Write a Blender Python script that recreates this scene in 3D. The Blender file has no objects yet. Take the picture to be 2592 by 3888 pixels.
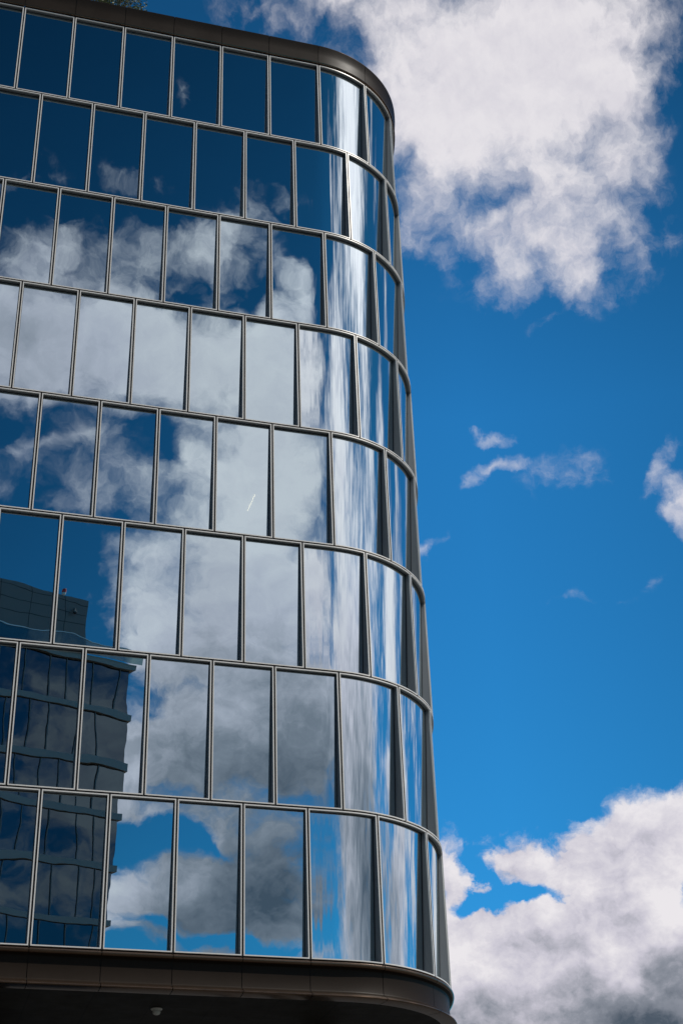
import bpy, bmesh, math, random
from mathutils import Vector, Matrix, noise as mnoise
random.seed(7)
sc = bpy.context.scene
col = sc.collection
rad = math.radians

# ------------------------------------------------------------------ camera
cam_d = bpy.data.cameras.new("camera")
cam = bpy.data.objects.new("camera", cam_d); col.objects.link(cam)
R_ = Vector((0.96187995, -0.27171928, -0.03091272)); U_ = Vector((-0.11818718, -0.51497058, 0.84902125)); F_ = Vector((0.24661458, 0.81300303, 0.52745361))
cam.matrix_world = Matrix(((R_.x, U_.x, -F_.x, -10.6777), (R_.y, U_.y, -F_.y, -36.5089), (R_.z, U_.z, -F_.z, 1.6016), (0, 0, 0, 1)))
cam_d.sensor_fit = 'VERTICAL'; cam_d.sensor_height = 36.0; cam_d.sensor_width = 24.0
cam_d.lens = 5807.2 / 3888 * 36.0
cam_d.clip_start = 0.1; cam_d.clip_end = 5000
sc.camera = cam
sc.render.resolution_x = 682; sc.render.resolution_y = 1024

# ------------------------------------------------------------------ sun, view
SUN_AZ, SUN_EL = 126.0, 50.0          # azimuth clockwise from +Y
sun_dir = Vector((math.sin(rad(SUN_AZ)) * math.cos(rad(SUN_EL)), math.cos(rad(SUN_AZ)) * math.cos(rad(SUN_EL)), math.sin(rad(SUN_EL))))
sd = bpy.data.lights.new("sun", 'SUN'); sd.energy = 3.4; sd.angle = rad(0.5); sd.color = (1, .95, .87)
so = bpy.data.objects.new("sun", sd); col.objects.link(so)
so.rotation_euler = sun_dir.to_track_quat('Z', 'Y').to_euler(); so.location = sun_dir * 200
sc.view_settings.view_transform = 'Standard'; sc.view_settings.look = 'None'
sc.view_settings.gamma = 1; sc.view_settings.exposure = 0; sc.view_settings.use_curve_mapping = False

# ------------------------------------------------------------------ sky with clouds (world directions: azimuth, elevation in degrees)
BLOBS = [(26.95, 49.15, 11.17, 5.94, 0.0, 1.35), (27.71, 45.39, 8.22, 4.75, 0.0, 1.1), (31.97, 46.74, 4.63, 4.75, 0.0, 0.35), (22.36, 44.98, 5.17, 3.27, -10.0, 0.55), (28.36, 41.34, 6.15, 3.96, 0.0, 0.8), (21.35, 42.02, 4.27, 2.28, 0.0, 0.45), (24.77, 40.49, 5.82, 2.28, -12.0, 0.5), (28.22, 39.23, 2.11, 1.39, 0.0, 0.5), (32.93, 42.84, 2.1, 3.76, 0.0, 0.25), (18.36, 49.78, 5.36, 2.38, 0.0, 0.42), (14.01, 50.38, 4.98, 1.58, 0.0, 0.5), (21.98, 47.42, 3.69, 2.97, 0.0, 0.5), (24.37, 42.16, 1.95, 1.19, 0.0, -0.35), (20.87, 45.08, 1.23, 0.69, 0.0, -0.3), (32.56, 41.86, 1.55, 1.58, 20.0, -0.35), (24.01, 34.31, 1.75, 0.36, 8.0, 0.62), (23.91, 33.04, 2.41, 0.59, 18.0, 0.72), (24.74, 33.16, 1.03, 0.4, 0.0, 0.3), (26.99, 32.63, 2.28, 1.29, 0.0, 0.4), (31.18, 31.8, 2.94, 0.59, 30.0, 0.55), (31.54, 30.77, 1.45, 1.19, -30.0, 0.45), (31.06, 30.05, 1.0, 0.59, 40.0, 0.35), (31.3, 30.12, 1.33, 1.39, 0.0, 0.5), (21.21, 30.04, 0.56, 1.09, -10.0, 0.6), (26.41, 28.66, 1.42, 0.5, 0.0, 0.38), (29.34, 28.43, 0.87, 0.5, 0.0, 0.25), (20.33, 29.74, 0.44, 0.3, 0.0, 0.3), (26.59, 37.68, 1.09, 0.5, 30.0, 0.3), (20.66, 18.52, 1.62, 2.57, -10.0, 1.05), (23.59, 18.62, 2.33, 1.68, 0.0, 1.1), (27.64, 18.29, 4.35, 2.77, 12.0, 1.5), (29.87, 18.72, 3.05, 2.28, 0.0, 1.2), (26.49, 14.92, 6.17, 3.56, 0.0, 1.8), (21.34, 14.62, 4.57, 3.27, 0.0, 1.7), (23.86, 12.88, 8.88, 2.97, 0.0, 1.5), (22.96, 17.36, 1.81, 0.59, 8.0, -0.9), (21.82, 18.45, 0.41, 1.39, -10.0, -0.7), (21.25, 17.09, 1.11, 0.59, 25.0, -0.9), (26.11, 16.49, 0.4, 1.09, 35.0, -0.5), (170.76, 41.63, 0.75, 0.86, 30.0, 0.45), (170.29, 41.14, 0.75, 0.38, 0.0, 0.35), (173.9, 38.42, 1.38, 0.71, 20.0, 0.42), (172.44, 38.29, 1.12, 0.38, 0.0, 0.35), (176.76, 38.15, 1.12, 0.48, 0.0, 0.3), (166.92, 37.73, 1.88, 0.38, 0.0, 0.33), (178.48, 37.71, 1.12, 0.57, 0.0, 0.35), (178.23, 35.0, 2.75, 1.43, 0.0, 0.75), (175.38, 35.39, 3.75, 1.71, 0.0, 0.62), (171.78, 36.04, 3.25, 1.43, 0.0, 0.62), (168.92, 36.18, 3.25, 1.24, 15.0, 0.72), (165.9, 35.1, 2.5, 1.14, 30.0, 0.7), (167.5, 36.8, 1.38, 0.57, 40.0, 0.35), (175.43, 32.49, 7.5, 2.67, 0.0, 1.4), (169.71, 32.56, 7.5, 2.86, 0.0, 1.5), (165.64, 32.17, 3.75, 2.86, 0.0, 1.2), (178.76, 32.15, 3.75, 2.38, 0.0, 1.0), (168.39, 28.01, 5.25, 3.81, 0.0, 1.4), (165.83, 28.55, 3.75, 3.81, 0.0, 1.2), (175.76, 29.08, 3.0, 1.43, 0.0, 0.85), (177.54, 27.46, 2.5, 1.14, 0.0, 0.5), (173.64, 27.28, 2.5, 1.52, 0.0, 0.75), (174.84, 26.15, 2.0, 0.57, 0.0, 0.4), (169.3, 23.09, 5.25, 3.81, 0.0, 1.4), (172.53, 23.94, 1.62, 1.9, 0.0, 0.7), (166.11, 23.64, 4.38, 3.33, 0.0, 1.3), (171.36, 22.04, 3.12, 1.43, 0.0, 0.9), (173.7, 22.62, 1.5, 1.14, 0.0, 0.6), (167.6, 18.7, 6.25, 3.33, 0.0, 1.5), (171.15, 18.14, 3.75, 2.38, 0.0, 1.2), (165.54, 18.23, 3.75, 2.86, 0.0, 1.2), (172.05, 16.2, 3.12, 1.43, 0.0, 0.9), (171.81, 15.37, 2.75, 0.57, 0.0, 0.7), (168.03, 15.46, 3.75, 0.76, 8.0, 0.9), (166.01, 14.34, 2.5, 1.14, 0.0, 0.8), (170.47, 12.24, 4.12, 1.81, -15.0, 1.2), (166.98, 12.93, 3.75, 1.9, 0.0, 1.5), (166.96, 11.73, 3.12, 1.14, 0.0, 1.0), (169.8, 10.33, 5.0, 0.67, 0.0, 0.9), (166.93, 10.26, 3.75, 0.67, 0.0, 0.9), (174.15, 11.42, 3.75, 1.43, 0.0, 0.6), (173.52, 31.38, 1.38, 0.67, 20.0, -0.7), (171.41, 28.39, 1.12, 1.9, -10.0, -0.6), (169.05, 30.53, 1.12, 0.29, 0.0, -0.4), (171.91, 34.4, 0.75, 0.38, 0.0, -0.4), (170.51, 34.58, 1.12, 0.48, 0.0, -0.5), (168.04, 34.77, 0.75, 0.48, 0.0, -0.4), (171.03, 19.68, 1.62, 0.76, 0.0, -0.7), (168.01, 14.7, 0.88, 0.38, 0.0, -0.5), (171.33, 13.89, 2.75, 0.86, 0.0, -0.3), (171.18, 11.12, 2.0, 0.48, 0.0, -0.6), (167.91, 10.98, 2.5, 0.33, 0.0, -0.8), (172.97, 22.65, 0.62, 0.38, 0.0, -0.4), (177.8, 29.76, 0.75, 0.86, 0.0, -0.3), (126.0, 43.0, 23.0, 9.0, 0.0, 1.6), (137.0, 36.0, 10.0, 6.0, 0.0, 0.7), (122.0, 36.0, 12.0, 8.0, 0.0, 0.9), (148.0, 35.0, 7.0, 7.0, 0.0, 0.7), (151.0, 27.0, 14.0, 9.0, 0.0, 1.1), (156.0, 30.0, 10.0, 6.0, 0.0, 0.8), (135.0, 25.0, 14.0, 9.0, 0.0, 0.9), (121.0, 27.0, 9.0, 9.0, 0.0, 0.8), (140.0, 17.0, 22.0, 9.0, 0.0, 1.2), (156.0, 19.0, 15.0, 8.0, 0.0, 1.2), (113.0, 12.0, 18.0, 8.0, 0.0, 1.25), (104.0, 20.0, 15.0, 8.0, 0.0, 1.0), (103.0, 27.0, 13.0, 7.0, 0.0, 0.9), (86.0, 25.0, 8.0, 7.0, 0.0, 0.8), (60.0, 28.0, 9.0, 10.0, 0.0, 0.8), (140.0, 10.0, 14.0, 5.0, 0.0, 0.8), (158.0, 10.0, 10.0, 4.0, 0.0, 0.6), (152.0, 13.0, 13.0, 7.0, 0.0, 0.8), (92.0, 42.0, 4.0, 5.0, 0.0, 0.6), (84.0, 34.0, 5.0, 9.0, 0.0, 0.8), (101.0, 31.0, 4.0, 7.0, 0.0, 0.8), (78.0, 24.0, 6.0, 8.0, 0.0, 0.8), (104.0, 22.0, 6.0, 8.0, 0.0, 0.8), (70.0, 14.0, 10.0, 9.0, 0.0, 0.9), (92.0, 15.0, 6.0, 7.0, 0.0, 0.7), (152.0, 38.0, 1.5, 5.0, 0.0, 0.7), (46.0, 16.0, 12.0, 10.0, 0.0, 0.8), (50.0, 20.0, 14.0, 7.0, 0.0, 0.4), (215.0, 30.0, 20.0, 12.0, 0.0, 0.9), (250.0, 20.0, 24.0, 8.0, 0.0, 1.0), (195.0, 18.0, 12.0, 6.0, 0.0, 0.8), (300.0, 22.0, 22.0, 9.0, 0.0, 0.9), (270.0, 50.0, 14.0, 10.0, 0.0, 0.6), (220.0, 55.0, 14.0, 8.0, 0.0, 0.5), (205.0, 42.0, 10.0, 7.0, 0.0, 0.4)]
SHADE = [(27.05, 12.14, 6.1, 3.56, 8.0, 1.1), (26.13, 16.58, 3.81, 1.09, 16.0, 0.25), (21.32, 13.29, 2.96, 1.49, 0.0, 0.35), (28.4, 16.84, 1.51, 1.29, 0.0, -0.35), (26.31, 15.03, 1.59, 0.89, 0.0, -0.25), (167.55, 16.78, 11.88, 5.9, 0.0, 0.62), (166.37, 11.73, 6.0, 3.43, 0.0, 0.6), (170.41, 10.96, 4.12, 1.62, 0.0, 0.4), (168.22, 22.63, 8.75, 3.81, 0.0, 0.2), (177.66, 32.27, 7.5, 4.29, 0.0, 0.42), (177.06, 27.02, 6.25, 3.81, 0.0, 0.35), (140.0, 13.0, 34.0, 13.0, 0.0, 0.85), (110.0, 12.0, 18.0, 8.0, 0.0, 0.3)]

world = bpy.data.worlds.new("World"); sc.world = world; world.use_nodes = True
try:
    world.cycles.sampling_method = 'MANUAL'; world.cycles.sample_map_resolution = 512
except Exception: pass

class NT:
    def __init__(s, tree): s.t = tree; s.n = tree.nodes; s.l = tree.links
    def new(s, kind, **kw):
        nd = s.n.new(kind)
        for k, v in kw.items(): setattr(nd, k, v)
        return nd
    def put(s, sock, v):
        if isinstance(v, bpy.types.NodeSocket): s.l.new(v, sock)
        else: sock.default_value = v
    def m(s, op, a, b=None, c=None, clamp=False):
        nd = s.new('ShaderNodeMath', operation=op); nd.use_clamp = clamp
        s.put(nd.inputs[0], a)
        if b is not None: s.put(nd.inputs[1], b)
        if c is not None: s.put(nd.inputs[2], c)
        return nd.outputs[0]
    def vm(s, op, a, b=None, scale=None):
        nd = s.new('ShaderNodeVectorMath', operation=op)
        s.put(nd.inputs[0], a)
        if b is not None: s.put(nd.inputs[1], b)
        if scale is not None: s.put(nd.inputs['Scale'], scale)
        return nd.outputs[0]
    def xyz(s, x, y, z=0.0):
        nd = s.new('ShaderNodeCombineXYZ'); s.put(nd.inputs[0], x); s.put(nd.inputs[1], y); s.put(nd.inputs[2], z); return nd.outputs[0]
    def noise(s, vec, scale, detail=4, rough=.5, lac=2.0, dist=0.0, color=False):
        nd = s.new('ShaderNodeTexNoise'); s.l.new(vec, nd.inputs['Vector'])
        nd.inputs['Scale'].default_value = scale; nd.inputs['Detail'].default_value = detail
        nd.inputs['Roughness'].default_value = rough; nd.inputs['Lacunarity'].default_value = lac; nd.inputs['Distortion'].default_value = dist
        return nd.outputs['Color'] if color else nd.outputs[0]
    def smooth(s, v, a, b):
        nd = s.new('ShaderNodeMapRange', interpolation_type='SMOOTHSTEP')
        s.put(nd.inputs['Value'], v); s.put(nd.inputs['From Min'], a); s.put(nd.inputs['From Max'], b)
        return nd.outputs[0]
    def lin(s, v, a, b, c, d):
        nd = s.new('ShaderNodeMapRange'); nd.clamp = True
        s.put(nd.inputs['Value'], v); s.put(nd.inputs['From Min'], a); s.put(nd.inputs['From Max'], b); s.put(nd.inputs['To Min'], c); s.put(nd.inputs['To Max'], d)
        return nd.outputs[0]
    def mix(s, f, a, b, blend='MIX'):
        nd = s.new('ShaderNodeMix', data_type='RGBA', blend_type=blend)
        s.put(nd.inputs['Factor'], f); s.put(nd.inputs[6], a); s.put(nd.inputs[7], b); return nd.outputs[2]

def blob_sum(nt, vec, blobs):
    tot = None
    for (az, el, ra, re, rot, amp) in blobs:
        mp = nt.new('ShaderNodeMapping', vector_type='TEXTURE')
        mp.inputs['Location'].default_value = (az, el, 0); mp.inputs['Rotation'].default_value = (0, 0, rad(rot)); mp.inputs['Scale'].default_value = (ra, re, 1)
        nt.l.new(vec, mp.inputs['Vector'])
        g = nt.new('ShaderNodeTexGradient', gradient_type='SPHERICAL'); nt.l.new(mp.outputs[0], g.inputs[0])
        tot = nt.m('MULTIPLY', g.outputs['Fac'], amp) if tot is None else nt.m('MULTIPLY_ADD', g.outputs['Fac'], amp, tot)
    return tot

def group(name, ins, outs):
    g = bpy.data.node_groups.new(name, 'ShaderNodeTree')
    for n, k in ins: g.interface.new_socket(n, in_out='INPUT', socket_type=k)
    for n, k in outs: g.interface.new_socket(n, in_out='OUTPUT', socket_type=k)
    nt = NT(g); gi = nt.new('NodeGroupInput'); go = nt.new('NodeGroupOutput')
    return g, nt, gi, go

# group: (azimuth, elevation) -> how much cloud, and how dark its belly
cg, nt, gi, go = group('cloud_field', [('P', 'NodeSocketVector')], [('Density', 'NodeSocketFloat'), ('Base', 'NodeSocketFloat')])
P = gi.outputs[0]
w1 = nt.vm('SUBTRACT', nt.noise(P, .16, 3, .55, color=True), (.5, .5, .5))
w2 = nt.vm('SUBTRACT', nt.noise(P, .55, 5, .62, color=True), (.5, .5, .5))
Pw = nt.vm('ADD', nt.vm('ADD', P, nt.vm('MULTIPLY', w1, (7.0, 6.0, 0))), nt.vm('MULTIPLY', w2, (2.2, 1.9, 0)))
base = blob_sum(nt, Pw, BLOBS)
Ps = nt.vm('MULTIPLY', nt.vm('ADD', P, nt.vm('MULTIPLY', w2, (2.0, 1.6, 0))), (1.0, 1.25, 1.0))
fine = nt.noise(Ps, .42, 9, .60, 2.1)
d = nt.m('MULTIPLY_ADD', nt.m('SUBTRACT', fine, .5), 2.0, base)
nt.l.new(d, go.inputs[0]); nt.l.new(base, go.inputs[1])

wt = NT(world.node_tree)
for nd in list(wt.n): wt.n.remove(nd)
tc = wt.new('ShaderNodeTexCoord')
D = tc.outputs['Generated']
sx = wt.new('ShaderNodeSeparateXYZ'); wt.l.new(wt.vm('NORMALIZE', D), sx.inputs[0])
az = wt.m('MULTIPLY', wt.m('ARCTAN2', sx.outputs[0], sx.outputs[1]), 180 / math.pi)
az = wt.m('ADD', az, wt.m('MULTIPLY', wt.m('LESS_THAN', az, -20.0), 360.0))
el = wt.m('MULTIPLY', wt.m('ARCSINE', sx.outputs[2]), 180 / math.pi)
PV = wt.xyz(az, el, 0.0)
def field(v):
    g = wt.new('ShaderNodeGroup'); g.node_tree = cg; wt.l.new(v, g.inputs[0]); return g
g0 = field(PV)
g1 = field(wt.vm('ADD', PV, (0.3, 0.5, 0)))
dens, base0 = g0.outputs[0], g0.outputs[1]
away = wt.smooth(wt.m('ABSOLUTE', wt.m('SUBTRACT', az, 195.0)), 150.0, 80.0)
low = wt.m('MAXIMUM', wt.lin(el, 19, 24, 0.0, 1.0), wt.m('MULTIPLY', away, .5))                       # crisp heaps low down, torn veils higher up
lo_edge = wt.lin(low, 0, 1, .22, .05); hi_edge = wt.lin(low, 0, 1, .72, 1.32)
alpha = wt.smooth(dens, lo_edge, hi_edge)
alpha = wt.m('MULTIPLY', alpha, wt.m('MULTIPLY', wt.lin(low, 0, 1, 1.0, .94), wt.smooth(base0, 0.0, .22)))
relief = wt.m('SUBTRACT', wt.m('SUBTRACT', dens, base0), wt.m('SUBTRACT', g1.outputs[0], g1.outputs[1]))            # thicker towards the sun side = darker
belly = blob_sum(wt, wt.vm('ADD', PV, wt.vm('MULTIPLY', wt.vm('SUBTRACT', wt.noise(PV, .3, 4, .6, color=True), (.5, .5, .5)), (3.5, 3, 0))), SHADE)
relief = wt.m('MINIMUM', wt.m('MAXIMUM', relief, -.30), .35)
lit = wt.m('MULTIPLY_ADD', relief, wt.lin(low, 0, 1, .50, .20), wt.lin(low, 0, 1, .88, .94))
lit = wt.m('MULTIPLY_ADD', wt.m('SUBTRACT', wt.noise(PV, .28, 4, .55), .5), wt.lin(low, 0, 1, .22, .30), lit)
vo = wt.new('ShaderNodeTexVoronoi', feature='SMOOTH_F1'); vo.inputs['Scale'].default_value = .34; vo.inputs['Smoothness'].default_value = .25; vo.inputs['Detail'].default_value = 1.0; vo.inputs['Roughness'].default_value = .5
wt.l.new(wt.vm('ADD', PV, wt.vm('MULTIPLY', wt.vm('SUBTRACT', wt.noise(PV, .5, 4, .6, color=True), (.5, .5, .5)), (2.5, 2.5, 0))), vo.inputs['Vector'])
heap = wt.m('MULTIPLY', wt.m('SUBTRACT', .66, vo.outputs['Distance']), wt.lin(low, 0, 1, .34, .0))
lit = wt.m('ADD', lit, heap)
lit = wt.m('SUBTRACT', lit, wt.m('MULTIPLY', belly, .95), clamp=True)
cr = wt.new('ShaderNodeValToRGB'); wt.l.new(lit, cr.inputs[0])
e = cr.color_ramp.elements
e[0].position = 0.0; e[0].color = (.075, .10, .135, 1)
e[1].position = 1.0; e[1].color = (.83, .80, .83, 1)
for p, c in ((.35, (.26, .28, .33, 1)), (.7, (.60, .58, .66, 1))):
    k = e.new(p); k.color = c
sky = wt.new('ShaderNodeTexSky', sky_type='NISHITA'); sky.sun_disc = False
sky.sun_elevation = rad(SUN_EL); sky.sun_rotation = rad(SUN_AZ); sky.altitude = 300; sky.air_density = 1.0; sky.dust_density = .3; sky.ozone_density = 2.5
SKY_STRENGTH = 0.10
blue = wt.mix(1.0, sky.outputs[0], (.15, .90, 1.27, 1), 'MULTIPLY')
gam = wt.new('ShaderNodeGamma'); wt.l.new(blue, gam.inputs[0]); gam.inputs[1].default_value = 1.0
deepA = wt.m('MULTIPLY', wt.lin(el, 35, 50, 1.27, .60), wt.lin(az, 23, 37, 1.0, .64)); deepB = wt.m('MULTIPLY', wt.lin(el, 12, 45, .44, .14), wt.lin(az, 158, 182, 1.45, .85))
deep = wt.m('ADD', wt.m('MULTIPLY', deepA, wt.m('SUBTRACT', 1.0, away)), wt.m('MULTIPLY', deepB, away))                     # clear air darkens towards the zenith; azimuth falloffs paint lens vignetting into the sky
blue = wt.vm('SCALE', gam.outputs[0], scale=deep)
dt = wt.new('ShaderNodeVectorMath', operation='DOT_PRODUCT'); wt.l.new(wt.vm('NORMALIZE', D), dt.inputs[0]); dt.inputs[1].default_value = tuple(sun_dir)
glare = wt.lin(dt.outputs['Value'], .80, 1.0, 1.0, 1.45)          # clouds next to the sun are brighter
cloud = wt.vm('SCALE', cr.outputs[0], scale=wt.m('MULTIPLY', glare, 1.0 / SKY_STRENGTH))
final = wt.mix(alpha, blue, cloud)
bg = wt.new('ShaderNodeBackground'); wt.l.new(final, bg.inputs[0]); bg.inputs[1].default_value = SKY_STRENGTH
wo = wt.new('ShaderNodeOutputWorld'); wt.l.new(bg.outputs[0], wo.inputs[0])

# ------------------------------------------------------------------ materials
def mat(name, base, rough=.5, metal=0.0, bump=0.0, bscale=8, var=0.0, vscale=2.0, spec=.5):
    m = bpy.data.materials.new(name); m.use_nodes = True
    t = NT(m.node_tree); b = t.n['Principled BSDF']
    b.inputs['Roughness'].default_value = rough; b.inputs['Metallic'].default_value = metal; b.inputs['Specular IOR Level'].default_value = spec
    tcn = t.new('ShaderNodeTexCoord'); o = tcn.outputs['Object']
    if var:
        nz = t.noise(o, vscale, 5, .6)
        c = t.mix(nz, tuple(x * (1 - var) for x in base) + (1,), tuple(min(1, x * (1 + var)) for x in base) + (1,))
        t.l.new(c, b.inputs['Base Color'])
        r = t.lin(nz, .3, .7, max(.02, rough - .06), rough + .06); t.l.new(r, b.inputs['Roughness'])
    else: b.inputs['Base Color'].default_value = base + (1,)
    if bump:
        bn = t.new('ShaderNodeBump'); t.l.new(t.noise(o, bscale, 4, .5), bn.inputs['Height']); bn.inputs['Distance'].default_value = bump
        t.l.new(bn.outputs[0], b.inputs['Normal'])
    return m
M = {}
M['trim'] = mat('pale_anodised_trim', (.74, .72, .69), .42, .1, var=.06, vscale=1.5)
M['reveal'] = mat('grey_reveal_metal', (.20, .21, .225), .5, .15, var=.08, vscale=.8)
M['gasket'] = mat('black_gasket', (.012, .012, .014), .6)
M['black'] = mat('dark_joint_membrane', (.006, .006, .007), .8)
M['bronze'] = mat('bronze_metal', (.019, .013, .009), .45, .0, bump=.0006, bscale=3, var=.12, vscale=.7, spec=.10)
M['lip'] = mat('bronze_lip_metal', (.15, .10, .068), .19, .85, var=.08)
M['slab'] = mat('interior_concrete', (.35, .35, .34), .8, var=.1)
M['roof'] = mat('roof_gravel', (.3, .29, .27), .9, var=.3, vscale=20)
M['ground'] = mat('plaza_stone', (.085, .08, .072), .8, bump=.01, bscale=3, var=.2, vscale=.5)
M['asphalt'] = mat('asphalt', (.05, .05, .052), .85, bump=.01, bscale=20, var=.2, vscale=3)
M['grey_band'] = mat('grey_band_cladding', (.30, .25, .21), .5, .1, var=.06, vscale=.5)
M['white'] = mat('white_plastic', (.5, .5, .47), .5)
M['grey'] = mat('grey_cladding', (.17, .14, .12), .5, .3, var=.08, vscale=.4)
M['bark'] = mat('bark', (.09, .07, .05), .9, bump=.02, bscale=12, var=.3, vscale=5)
M['red'] = mat('red_lens', (.5, .03, .02), .3)

def glass_mat(name, tint, through, wav, dark=(.5, .62, .6), rough=0.0, scale=.55, stretch=1.0):
    m = bpy.data.materials.new(name); m.use_nodes = True
    t = NT(m.node_tree)
    for nd in list(t.n): t.n.remove(nd)
    o = t.new('ShaderNodeTexCoord').outputs['Object']
    o = t.vm('MULTIPLY', o, (1, 1, stretch))
    g = t.new('ShaderNodeBsdfGlossy'); g.inputs['Roughness'].default_value = rough
    rnd = t.new('ShaderNodeObjectInfo').outputs['Random']
    t.l.new(t.mix(rnd, tuple(x * .95 for x in tint) + (1,), tuple(min(1, x * 1.04) for x in tint) + (1,)), g.inputs['Color'])
    tr = t.new('ShaderNodeBsdfTransparent'); tr.inputs[0].default_value = dark + (1,)
    h = t.m('ADD', t.noise(o, scale, 1, .4), t.m('MULTIPLY', t.noise(o, scale * 4, 1, .4), .05))
    b = t.new('ShaderNodeBump'); b.inputs['Distance'].default_value = wav; t.l.new(h, b.inputs['Height'])
    t.l.new(b.outputs[0], g.inputs['Normal'])
    mx = t.new('ShaderNodeMixShader'); mx.inputs[0].default_value = through
    t.l.new(g.outputs[0], mx.inputs[1]); t.l.new(tr.outputs[0], mx.inputs[2])
    out = t.new('ShaderNodeOutputMaterial'); t.l.new(mx.outputs[0], out.inputs[0])
    return m
M['glass'] = glass_mat('mirror_solar_glass', (.67, .80, .85), .09, .0040)
M['bent'] = glass_mat('bent_solar_glass', (.80, .90, .93), .08, .0018, scale=4.0, stretch=.06)
M['glass_b'] = glass_mat('tower_glass', (.085, .108, .125), .08, .004, scale=.3)
M['rail_glass'] = glass_mat('balustrade_glass', (.30, .38, .40), .75, .001)
def emit(name, c, s):
    m = bpy.data.materials.new(name); m.use_nodes = True; t = NT(m.node_tree)
    b = t.n['Principled BSDF']; b.inputs['Base Color'].default_value = (.8, .8, .8, 1)
    b.inputs['Emission Color'].default_value = c + (1,); b.inputs['Emission Strength'].default_value = s
    return m
M['lamp'] = emit('warm_lamp', (1, .72, .42), 7.0)

def soffit_mat():
    m = mat('soffit_panels', (.10, .09, .08), .6, .0, var=.1, spec=.1)
    t = NT(m.node_tree); b = t.n['Principled BSDF']
    o = t.new('ShaderNodeTexCoord').outputs['Object']
    br = t.new('ShaderNodeTexBrick'); br.offset = .0; br.inputs['Scale'].default_value = 1.0
    mp = t.new('ShaderNodeMapping'); mp.inputs['Rotation'].default_value = (0, 0, rad(0)); t.l.new(o, mp.inputs[0]); t.l.new(mp.outputs[0], br.inputs[0])
    br.inputs['Color1'].default_value = (.022, .020, .016, 1); br.inputs['Color2'].default_value = (.017, .015, .012, 1); br.inputs['Mortar'].default_value = (.006, .006, .006, 1)
    br.inputs['Mortar Size'].default_value = .012; br.inputs['Brick Width'].default_value = 1.5; br.inputs['Row Height'].default_value = .75
    t.l.new(br.outputs[0], b.inputs['Base Color'])
    return m
M['soffit'] = soffit_mat()
def leaf_mat():
    m = bpy.data.materials.new('leaves'); m.use_nodes = True; t = NT(m.node_tree); b = t.n['Principled BSDF']
    g = t.new('ShaderNodeObjectInfo'); o = t.new('ShaderNodeTexCoord').outputs['Object']
    c = t.mix(t.noise(o, 6, 2, .5), (.05, .075, .02, 1), (.14, .17, .05, 1)); t.l.new(c, b.inputs['Base Color'])
    b.inputs['Roughness'].default_value = .55
    return m
M['leaf'] = leaf_mat()

# ------------------------------------------------------------------ mesh helpers
def mesh_obj(name, verts, faces, mats, parent=None, smooth=None, fmat=None):
    me = bpy.data.meshes.new(name); me.from_pydata([tuple(v) for v in verts], [], faces)
    for m in (mats if isinstance(mats, (list, tuple)) else [mats]): me.materials.append(m)
    if fmat: 
        for p, k in zip(me.polygons, fmat): p.material_index = k
    me.update()
    if smooth is not None:
        for p in me.polygons: p.use_smooth = True
        me.set_sharp_from_angle(angle=rad(smooth))
    o = bpy.data.objects.new(name, me); col.objects.link(o)
    if parent: o.parent = parent
    return o
def empty(name, label, cat, group=None, loc=(0, 0, 0)):
    o = bpy.data.objects.new(name, None); col.objects.link(o); o.location = loc
    o['label'] = label; o['category'] = cat
    if group: o['group'] = group
    return o
def tag(o, label, cat, group=None):
    o['label'] = label; o['category'] = cat
    if group: o['group'] = group
    return o
class Geo:
    def __init__(s): s.v = []; s.f = []; s.m = []
    def quad(s, a, b, c, d, m=0):
        n = len(s.v); s.v += [a, b, c, d]; s.f.append((n, n + 1, n + 2, n + 3)); s.m.append(m)
    def box(s, c, h, m=0, rz=0.0):
        cx, cy, cz = c; n = len(s.v); ca, sa = math.cos(rz), math.sin(rz)
        for z in (-1, 1):
            for y in (-1, 1):
                for x in (-1, 1):
                    X, Y = x * h[0], y * h[1]
                    s.v.append((cx + X * ca - Y * sa, cy + X * sa + Y * ca, cz + z * h[2]))
        for f in ((0, 2, 3, 1), (4, 5, 7, 6), (0, 1, 5, 4), (2, 6, 7, 3), (0, 4, 6, 2), (1, 3, 7, 5)):
            s.f.append(tuple(n + i for i in f)); s.m.append(m)
    def lathe(s, prof, c=(0, 0, 0), n=20, m=0, axis=None):
        # prof: list of (r, z)
        b = len(s.v)
        for r, z in prof:
            for k in range(n):
                a = 2 * math.pi * k / n
                p = Vector((r * math.cos(a), r * math.sin(a), z))
                if axis is not None: p = axis @ p
                s.v.append((p.x + c[0], p.y + c[1], p.z + c[2]))
        for i in range(len(prof) - 1):
            for k in range(n):
                k2 = (k + 1) % n
                s.f.append((b + i * n + k, b + i * n + k2, b + (i + 1) * n + k2, b + (i + 1) * n + k)); s.m.append(m)
    def obj(s, name, mats, parent=None, smooth=None):
        return mesh_obj(name, s.v, s.f, mats, parent, smooth, s.m)

# ------------------------------------------------------------------ the plan of the facade: flat, quarter-round corner, flat
S0, RAD, LT = 0.1076, 3.9492, 0.4124
DS = 0.01; SMIN, SMAX = -36.0, 30.0
_pl = []
x = y = th = 0.0
nS = int((SMAX - SMIN) / DS) + 1
for i in range(nS):
    s = SMIN + i * DS
    _pl.append((x, y, th))
    k = min(1, max(0, (s - (S0 - LT)) / (2 * LT))) / (RAD + (3.45 - RAD) * min(1, max(0, (s - 2.9) / .6)))
    rem = math.pi / 2 - th
    k = min(k, max(0.0, rem / (LT * 1.2) / RAD)) if rem < LT * 1.2 else k
    if rem < 1e-3: k = 0
    th += k * DS
    x += math.cos(th) * DS; y += math.sin(th) * DS
i0 = int(round((0 - SMIN) / DS)); x0 = _pl[i0][0]; 
_pl = [(a - x0, b, c) for a, b, c in _pl]
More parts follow.
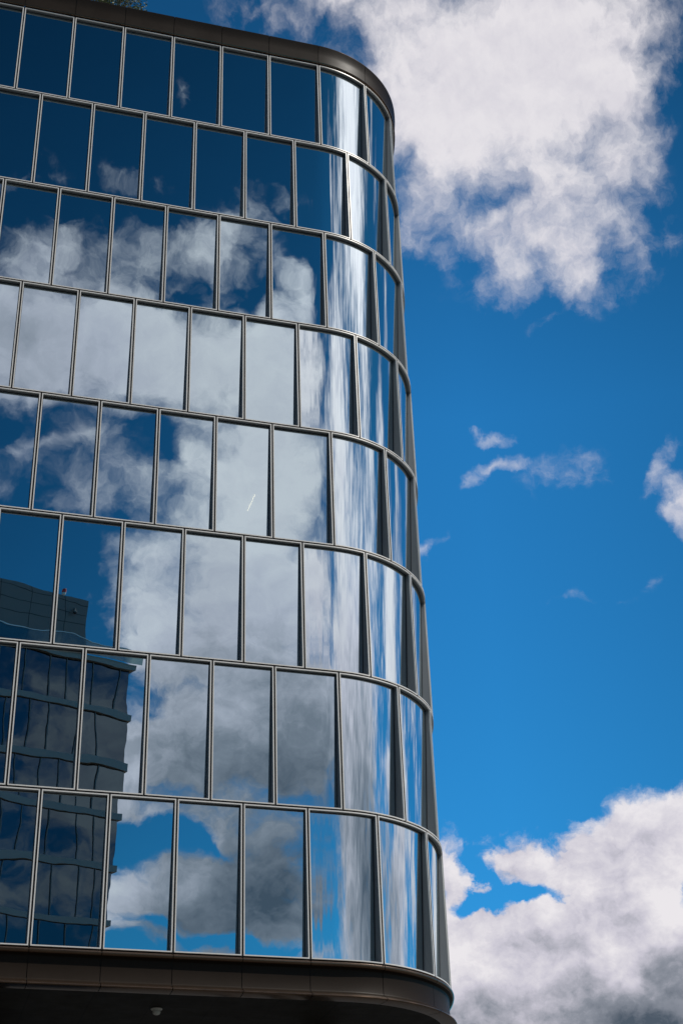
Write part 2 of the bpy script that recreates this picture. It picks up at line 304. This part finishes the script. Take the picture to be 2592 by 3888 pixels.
# arc length is counted so that s=0 sits at x=0
def plan(s, d=0.0, z=0.0):
    f = (s - SMIN) / DS; i = max(0, min(nS - 2, int(f))); t = f - i
    a, b = _pl[i], _pl[i + 1]
    X = a[0] + (b[0] - a[0]) * t; Y = a[1] + (b[1] - a[1]) * t; T = a[2] + (b[2] - a[2]) * t
    return (X - math.sin(T) * d, Y + math.cos(T) * d, z)
def theta(s): return _pl[max(0, min(nS - 1, int((s - SMIN) / DS)))][2]
def s_of_u(u):
    pts = [(-.5, -.8119), (0, .1487), (.5, 1.13), (1, 2.1127), (1.5, 3.0574)]
    if u <= -.5: return -.8119 + (u + .5) * 1.7111
    if u >= 1.5:
        if u <= 3: return 3.0574 + (u - 1.5) * 1.955
        return 3.0574 + 1.5 * 1.955 + (u - 3) * 1.7111
    for (a, sa), (b, sb) in zip(pts, pts[1:]):
        if a <= u <= b: return sa + (sb - sa) * (u - a) / (b - a)
ZL = [44.13 - v for v in (0, 3.977, 7.9732, 11.9941, 16.0033, 20.0229, 24.0571, 28.0568, 32.0)]
DT, DB = .13, .32                                     # the glass leans: shallow at the head, deep at the sill
GAP = .024                                            # half of the joint between two frames

def segs(sL, sR):
    bend = abs(theta(sR) - theta(sL))
    return 1 if bend < .002 else max(4, int(bend / .035))
def ring(G, sL, sR, zB, zT, wo, wi, dof, di, N, m=0, outer=True):
    """frame ring between inset wo (outer) and wi (inner); front depth dof(z), back depth di(z)"""
    def ss(ins): return [sL + ins + (sR - sL - 2 * ins) * k / N for k in range(N + 1)]
    so_, si_ = ss(wo), ss(wi)
    zo, zi = (zB + wo, zT - wo), (zB + wi, zT - wi)
    base = len(G.v)
    def row(sl, z, dz): return [plan(s, dz, z) for s in sl]
    def idx(k): return base + k * (N + 1)
    # rows: 0 outer bottom front,1 inner bottom front,2 inner top front,3 outer top front, 4..7 same at back
    for (sl, z, zz) in ((so_, zo[0], zo[0]), (si_, zi[0], zi[0]), (si_, zi[1], zi[1]), (so_, zo[1], zo[1])): G.v += row(sl, z, dof(zz))
    for (sl, z, zz) in ((so_, zo[0], zo[0]), (si_, zi[0], zi[0]), (si_, zi[1], zi[1]), (so_, zo[1], zo[1])): G.v += row(sl, z, di(zz))
    def strip(a, b, flip=False):
        for k in range(N):
            q = (idx(a) + k, idx(a) + k + 1, idx(b) + k + 1, idx(b) + k)
            G.f.append(q if not flip else q[::-1]); G.m.append(m)
    strip(0, 1); strip(2, 3)
    for e_ in (0, N):
        q = (idx(0) + e_, idx(1) + e_, idx(2) + e_, idx(3) + e_); G.f.append(q if e_ == 0 else q[::-1]); G.m.append(m)
    strip(1, 5); strip(6, 2)
    for e_ in (0, N):
        q = (idx(1) + e_, idx(5) + e_, idx(6) + e_, idx(2) + e_); G.f.append(q if e_ == 0 else q[::-1]); G.m.append(m)
    if outer:
        strip(4, 0); strip(3, 7)
        for e_ in (0, N):
            q = (idx(4) + e_, idx(0) + e_, idx(3) + e_, idx(7) + e_); G.f.append(q if e_ == 0 else q[::-1]); G.m.append(m)

TW = .030                                             # width of the pale front trim
def window_geo(u0, u1, r, GT, GR_, GP):
    zT, zB = ZL[r] - GAP, ZL[r + 1] + GAP
    sL, sR = s_of_u(u0) + GAP, s_of_u(u1) - GAP
    N = segs(sL, sR)
    D = lambda z: DT + (DB - DT) * (zT - z) / (zT - zB)
    ring(GT, sL, sR, zB, zT, 0, TW, lambda z: 0.0, lambda z: .045, N)
    ring(GR_, sL, sR, zB, zT, .008, TW + .004, lambda z: .0455, lambda z: D(z) + .03, N)
    ring(GR_, sL, sR, zB, zT, TW + .005, TW + .018, lambda z: D(z) - .012, lambda z: D(z) + .006, N, m=1, outer=False)
    c4 = [random.uniform(-.0028, .0028) for _ in range(4)]
    ins = TW + .010; n2 = 1 if N == 1 else N * 3
    sl = [sL + ins + (sR - sL - 2 * ins) * k / n2 for k in range(n2 + 1)]
    b = len(GP.v)
    zb, zt = zB + ins, zT - ins
    for j_, z in enumerate((zb, zt)):
        GP.v += [plan(s, D(z) + c4[2 * j_] + (c4[2 * j_ + 1] - c4[2 * j_]) * (s - sl[0]) / (sl[-1] - sl[0]), z) for s in sl]
    for k in range(n2): GP.f.append((b + k, b + k + 1, b + n2 + 2 + k, b + n2 + 1 + k)); GP.m.append(0)

# ================================================================== OFFICE BUILDING
bld = empty('office_building', 'tall glass office block with rounded corner, staggered frames and bronze base and parapet', 'building')
for r in range(8):
    st = 0 if r % 2 == 0 else .5
    u = -7 + st
    while u < 3 + st - .01:
        a, b_, c = Geo(), Geo(), Geo()
        window_geo(u, u + 1, r, a, b_, c)
        w = a.obj('window', M['trim'], bld, 25)
        b_.obj('reveal', [M['reveal'], M['gasket']], w, 25)
        c.obj('pane', M['bent'] if abs(theta(s_of_u(u + 1)) - theta(s_of_u(u))) > .06 else M['glass'], w, 25)
        u += 1
# the rest of the facade, outside the photograph's frame: one run on each side
a, b_, c = Geo(), Geo(), Geo()
for r in range(8):
    st = 0 if r % 2 == 0 else .5
    for u in [-19 + st + k for k in range(12)] + [3 + st + k for k in range(9)]:
        window_geo(u, u + 1, r, a, b_, c)
o = a.obj('window_run', M['trim'], bld, 25); o['kind'] = 'stuff'
b_.obj('reveal', [M['reveal'], M['gasket']], o, 25); c.obj('pane', M['glass'], o, 25)
SA, SB = s_of_u(-19), s_of_u(12)

def sweep(name, prof, sa, sb, material, parent, smooth=30, caps=False):
    N = max(1, int(max(abs(theta(sb) - theta(sa)) / .03, 1)))
    V = []; F = []; n = len(prof)
    for k in range(N + 1):
        s = sa + (sb - sa) * k / N
        V += [plan(s, d_, z_) for d_, z_ in prof]
    for k in range(N):
        for j in range(n - 1):
            F.append((k * n + j, (k + 1) * n + j, (k + 1) * n + j + 1, k * n + j + 1))
    if caps: F.append(tuple(range(n))); F.append(tuple(range(N * n, N * n + n))[::-1])
    return mesh_obj(name, V, F, material, parent, smooth)
# dark membrane behind the joints
def joint_backs():
    G = Geo()
    for r in range(8):
        st = 0 if r % 2 == 0 else .5
        for u in [-19 + st + k for k in range(31)]:
            s = s_of_u(u)
            if s < SA + .1 or s > SB - .1: continue
            for sg in (0,):
                q0, q1 = plan(s - .0235, .018, ZL[r + 1]), plan(s + .0235, .018, ZL[r + 1])
                G.quad(q0, q1, (q1[0], q1[1], ZL[r]), (q0[0], q0[1], ZL[r]))
    return G.obj('joint_seal', M['black'], bld)
joint_backs()
for z in ZL[1:-1]:
    sweep('joint_seal', [(.016, z - .0235), (.016, z + .0235)], SA, SB, M['black'], bld)
# floors inside
for z in ZL[1:]:
    sweep('floor_slab', [(.36, z + .12), (.36, z - .42), (9, z - .42), (9, z + .12), (.36, z + .12)], SA, SB, M['slab'], bld)
sweep('core_wall', [(8.9, 12.2), (8.9, 44.0)], SA, s_of_u(-.4), M['slab'], bld)

# parapet: one bronze panel over each bay
PTOP = 45.18
par = [(.16, .03), (-.01, .035), (-.045, .05), (-.055, .075), (-.045, .10), (-.012, .115), (-.01, .13), (-.01, .48), (-.02, .58), (-.04, .68), (-.065, .78), (-.085, .845), (-.092, .87), (-.088, .895), (-.07, .905), (.35, .92), (.35, .3)]
for k in range(-19, 12):
    sa_, sb_ = s_of_u(k) + .009, s_of_u(k + 1) - .009
    pp = sweep('parapet_panel', [(a_, 44.13 + z_) for a_, z_ in par[6:13]], sa_, sb_, M['bronze'], bld, 35)
    sweep('lower_lip', [(a_, 44.13 + z_) for a_, z_ in par[:6]] + [(-.012, 44.244)], sa_, sb_, M['lip'], pp, 35)
    sweep('coping', [(-.0925, 45.001)] + [(a_, 44.13 + z_) for a_, z_ in par[12:]], sa_, sb_, M['lip'], pp, 35)
sweep('parapet_core', [(.01, 44.18), (.01, 44.62), (.0, 44.75), (-.06, 44.98), (-.05, 45.02), (.3, 45.03)], SA, SB, M['black'], bld)
# base fascia: one panel under each bay of the lowest storey
fz = 12.13
top_lip = [(.2, -.03), (-.03, -.033), (-.05, -.05), (-.056, -.075), (-.05, -.10), (-.03, -.125), (.0, -.14)]
fas = [(.002, -.139), (.03, -.15), (.075, -.18), (.085, -.21), (.085, -.70), (.07, -.735), (.022, -.773)]
low_lip = [(.022, -.775), (-.06, -.815), (-.095, -.84), (-.10, -.865), (-.085, -.885), (-.03, -.90), (.30, -.905)]
for k in range(-19, 12):
    sa_, sb_ = s_of_u(k + .5) + .009, s_of_u(k + 1.5) - .009
    fp = sweep('fascia_panel', [(a_, fz + z_) for a_, z_ in fas], sa_, sb_, M['bronze'], bld, 35)
    sweep('upper_lip', [(a_, fz + z_) for a_, z_ in top_lip], sa_, sb_, M['lip'], fp, 35)
    sweep('lower_lip', [(a_, fz + z_) for a_, z_ in low_lip], sa_, sb_, M['lip'], fp, 35)
sweep('fascia_core', [(.1, fz - .04), (.0, fz - .06), (.0, fz - .11), (.1, fz - .2), (.11, fz - .7), (.03, fz - .80), (-.04, fz - .85), (.3, fz - .9)], SA, SB, M['black'], bld)
# roof, soffit
def plate(name, sa, sb, d_, z, back, m, flip=False):
    pts = []
    n = 260
    for k in range(n + 1):
        p = plan(sa + (sb - sa) * k / n, d_, z); pts.append(p)
    pts.append((pts[-1][0] - 0.0, back, z)); pts.append((pts[0][0], back, z))
    return mesh_obj(name, pts, [tuple(range(len(pts)))], m, bld)
BACK = plan(SB)[1] + .5
plate('roof', SA, SB, .3, 44.35, BACK, M['roof'])
plate('soffit', SA, SB, .22, fz - .895, BACK, M['soffit'])
G = Geo(); xa, xb = plan(SA)[0], plan(SB)[0]
G.quad((xa, BACK, fz - .9), (xb, BACK, fz - .9), (xb, BACK, 45.1), (xa, BACK, 45.1)); G.quad((xa, 0.05, fz - .9), (xa, BACK, fz - .9), (xa, BACK, 45.1), (xa, 0.05, 45.1))
G.obj('rear_wall', M['grey'], bld)
# recessed lobby and columns under the overhang
G = Geo(); G.box(((xa - 6 + xb) / 2 - 4, (6 + BACK) / 2, 5.62), ((xb - xa) / 2 - 5, (BACK - 6) / 2 - 1, 5.60)); G.obj('lobby_wall', M['black'], bld)
for cx, cy in ((-26, 2.6), (-17.5, 2.6), (-9, 2.6), (.4, 3.6), (1.6, 12), (1.6, 20)):
    G = Geo(); G.lathe([(0, .01), (.45, .01), (.45, .3), (.38, .34), (.38, 10.9), (.46, 11.0), (.46, 11.2), (0, 11.2)], (cx, cy, 0), 24); G.obj('column', M['grey'], bld, 40)
# a strip lamp glowing behind the glass of the fifth storey
def ceiling_hit(px, py, zc):
    d_ = R_ * ((px - 1296) / 5807.2) + U_ * ((1944 - py) / 5807.2) + F_
    o = Vector((-10.6777, -36.5089, 1.6016)); t_ = (zc - o.z) / d_.z
    return o + d_ * t_
pa, pb = Vector((-1.45, 4.29, 27.67)), Vector((-1.44, 3.28, 27.67))
def strip_lamp(pa, pb):
    v = (pb - pa); L = v.length; a_ = math.atan2(v.y, v.x); c_ = (pa + pb) / 2
    G = Geo(); G.box((c_.x, c_.y, c_.z), (L / 2, .011, .012), rz=a_); return G.obj('strip_lamp', M['lamp'], bld)
strip_lamp(pa, pb)

# ================================================================== CEILING LIGHT under the soffit
cl = empty('ceiling_light', 'small round pale ceiling light under the dark overhang at the foot of the building', 'light', loc=(0, 0, 0))
lx, ly, lz = -4.31, 1.675, fz - .897
G = Geo(); G.lathe([(0, .0), (.135, .0), (.145, -.012), (.135, -.03), (.10, -.04), (0, -.04)], (lx, ly, lz), 28); G.obj('base_ring', M['white'], cl, 40)
G = Geo(); G.lathe([(.095, -.040), (.10, -.09), (.085, -.13), (.05, -.15), (0, -.155)], (lx, ly, lz), 24); G.obj('lens', M['white'], cl, 40)

# ================================================================== ROOF TREE
def tree(cx, cy, z0, zc, rx, rz, nleaf):
    t = empty('roof_tree', 'small leafy tree on the roof, its crown showing above the dark parapet', 'tree')
    G = Geo(); segs_ = []
    def limb(p, q, r0, r1):
        v = (q - p); M_ = v.to_track_quat('Z', 'Y').to_matrix()
        G.lathe([(r0, 0), ((r0 + r1) / 2, v.length * .5), (r1, v.length)], tuple(p), 8, axis=M_)
    fork = Vector((cx, cy, z0 + (zc - z0) * .55))
    limb(Vector((cx, cy, z0)), fork, .07, .05)
    tips = []
    for k in range(13):
        a = k * 2.4; h = random.uniform(-.5, .9)
        q = Vector((cx + math.cos(a) * rx * random.uniform(.5, .95), cy + math.sin(a) * rx * random.uniform(.4, .9), zc + h * rz))
        limb(fork, q, .03, .008); tips.append(q)
        for j in range(3):
            q2 = q.lerp(fork, random.uniform(.1, .6)) + Vector((random.uniform(-.4, .4), random.uniform(-.4, .4), random.uniform(-.2, .5)))
            limb(q.lerp(fork, .4), q2, .012, .004); tips.append(q2)
    G.obj('trunk', M['bark'], t, 60)
    L = Geo()
    for k in range(nleaf):
        c_ = random.choice(tips); o = Vector((random.gauss(0, .16), random.gauss(0, .16), random.gauss(0, .15)))
        p = c_ + o; n = Vector((random.gauss(0, 1), random.gauss(0, 1), random.gauss(0, 1))).normalized()
        a = n.orthogonal().normalized() * random.uniform(.035, .06); b2 = n.cross(a).normalized() * random.uniform(.018, .03)
        L.quad(tuple(p - a), tuple(p - b2), tuple(p + a), tuple(p + b2))
    L.obj('crown', M['leaf'], t)
    return t
tree(-6.95, 2.1, 44.36, 48.2, 1.05, 1.25, 4200)

# ================================================================== BUILDING OPPOSITE (behind the camera, seen mirrored)
op = empty('mirrored_building', 'banded dark glass building with grey rooftop block, mirrored in the lower left windows', 'building')
OX, OY, ORZ = 3.75, -72.0, rad(0)       # right-hand end of its front
ANG = rad(18)
def L2W(a, d_, z):
    # a: metres to the left along the front (towards -x), d_: outwards (towards +y)
    dx, dy = -math.cos(ANG), math.sin(ANG)
    return (OX + a * dx + d_ * math.sin(ANG) , OY + a * dy + d_ * math.cos(ANG), z)
def obox(name, a0, a1, d0, d1, z0, z1, m, parent, sm=None):
    V = [L2W(a, d_, z) for z in (z0, z1) for d_ in (d0, d1) for a in (a0, a1)]
    F = [(0, 2, 3, 1), (4, 5, 7, 6), (0, 1, 5, 4), (2, 6, 7, 3), (0, 4, 6, 2), (1, 3, 7, 5)]
    return mesh_obj(name, V, F, m, parent, sm)
Z1 = 43.35; FH = 3.95
bands = [Z1 + FH * k for k in (1, 0, -1, -2, -3, -4, -5, -6, -7, -8, -9, -10)]
W = 34.0
# glass storeys as panes between mullions, staggered mullion spacing
for i, zb in enumerate(bands[1:]):
    zt = bands[i] - .55 if True else 0
    zlo = zb + .05
    if zlo < 1: break
    gp = obox('storey_glass', -.0, W, -14, 0, zlo, zt, M['glass_b'], op)
    G = Geo(); a = .9 + (i * 1.37) % 1.6; rnd = random.Random(i)
    while a < W:
        V = [L2W(aa, dd, z) for z in (zlo, zt) for dd in (.02, .10) for aa in (a - .035, a + .035)]
        n = len(G.v); G.v += V
        for f in ((0, 2, 3, 1), (4, 5, 7, 6), (0, 1, 5, 4), (2, 6, 7, 3), (0, 4, 6, 2), (1, 3, 7, 5)): G.f.append(tuple(n + j for j in f)); G.m.append(0)
        a += rnd.choice((1.35, 1.9, 2.3))
    G.obj('mullions', M['grey'], gp)
for k, zb in enumerate(bands):
    obox('floor_band', -.22 if k else -.4, W + .3, -14.3, .22 if k else .4, zb - .5, zb, M['grey_band'] , op)
ztop = bands[0]
rg = obox('terrace_railing', -.8, W, .62, .66, ztop + .02, ztop + 1.15, M['rail_glass'], op)
obox('handrail', -.82, W, .59, .69, ztop + 1.151, ztop + 1.20, M['trim'], rg)
pz0, pz1 = ztop + .01, 54.2 - 1.6
ph = obox('rooftop_block', 2.9, W - 2, -12, -1.2, pz0, pz1, M['grey'], op)
G = Geo()
for z in [pz0 + .98 * k for k in range(1, 6)]:
    V = [L2W(aa, dd, zz) for zz in (z - .015, z + .015) for dd in (-1.21, -1.185) for aa in (2.92, W - 2)]
    n = len(G.v); G.v += V
    for f in ((0, 2, 3, 1), (4, 5, 7, 6), (0, 1, 5, 4), (2, 6, 7, 3), (0, 4, 6, 2), (1, 3, 7, 5)): G.f.append(tuple(n + j for j in f)); G.m.append(0)
for a in [4.9 + 2.6 * k for k in range(10)]:
    V = [L2W(aa, dd, zz) for zz in (pz0 + .02, pz1 - .02) for dd in (-1.21, -1.186) for aa in (a - .015, a + .015)]
    n = len(G.v); G.v += V
    for f in ((0, 2, 3, 1), (4, 5, 7, 6), (0, 1, 5, 4), (2, 6, 7, 3), (0, 4, 6, 2), (1, 3, 7, 5)): G.f.append(tuple(n + j for j in f)); G.m.append(0)
G.obj('panel_joints', M['black'], ph)
bc = L2W(4.5, -2.4, pz1)
bk = empty('rooftop_beacon', 'small red-topped beacon on a post on the mirrored rooftop block', 'beacon')
G = Geo(); G.lathe([(.03, 0), (.03, .55), (.10, .6), (.12, .62), (.12, .75)], bc, 12); G.obj('post', M['white'], bk, 40)
G = Geo(); G.lathe([(.12, .751), (.12, .95), (.09, 1.05), (0, 1.08)], bc, 12); G.obj('red_lens', M['red'], bk, 40)
sc_ = empty('security_camera', 'dark dome camera on a bracket on the grey wall of the mirrored rooftop block', 'camera')
c0 = L2W(4.3, -.75, pz1 - 1.35)
G = Geo(); G.lathe([(0, .30), (.07, .30), (.09, .1), (.17, .05), (.17, -.06)], c0, 16); G.box(L2W(4.3, -.98, pz1 - 1.1), (.05, .22, .05)); G.obj('housing', M['grey'], sc_, 40)
G = Geo(); G.lathe([(.165, -.061), (.15, -.16), (.08, -.23), (0, -.25)], c0, 16); G.obj('dome', M['gasket'], sc_, 40)

# ================================================================== GROUND
def disc(name, r, z, m, n=64):
    o = mesh_obj(name, [(r * math.cos(2 * math.pi * k / n), r * math.sin(2 * math.pi * k / n), z) for k in range(n)], [tuple(range(n))], m); o['kind'] = 'structure'; return o
disc('ground', 1800, 0.0, M['ground'])
o = mesh_obj('road', [(-300, -58, .004), (300, -58, .004), (300, -46, .004), (-300, -46, .004)], [(0, 1, 2, 3)], M['asphalt']); o['kind'] = 'structure'
o = mesh_obj('pavement', [(-300, -45.8, .13), (300, -45.8, .13), (300, -3, .13), (-300, -3, .13), (-300, -45.8, -.1), (300, -45.8, -.1), (300, -3, -.1), (-300, -3, -.1)], [(0, 1, 2, 3), (0, 4, 5, 1), (1, 5, 6, 2), (2, 6, 7, 3), (3, 7, 4, 0)], M['ground']); o['kind'] = 'structure'
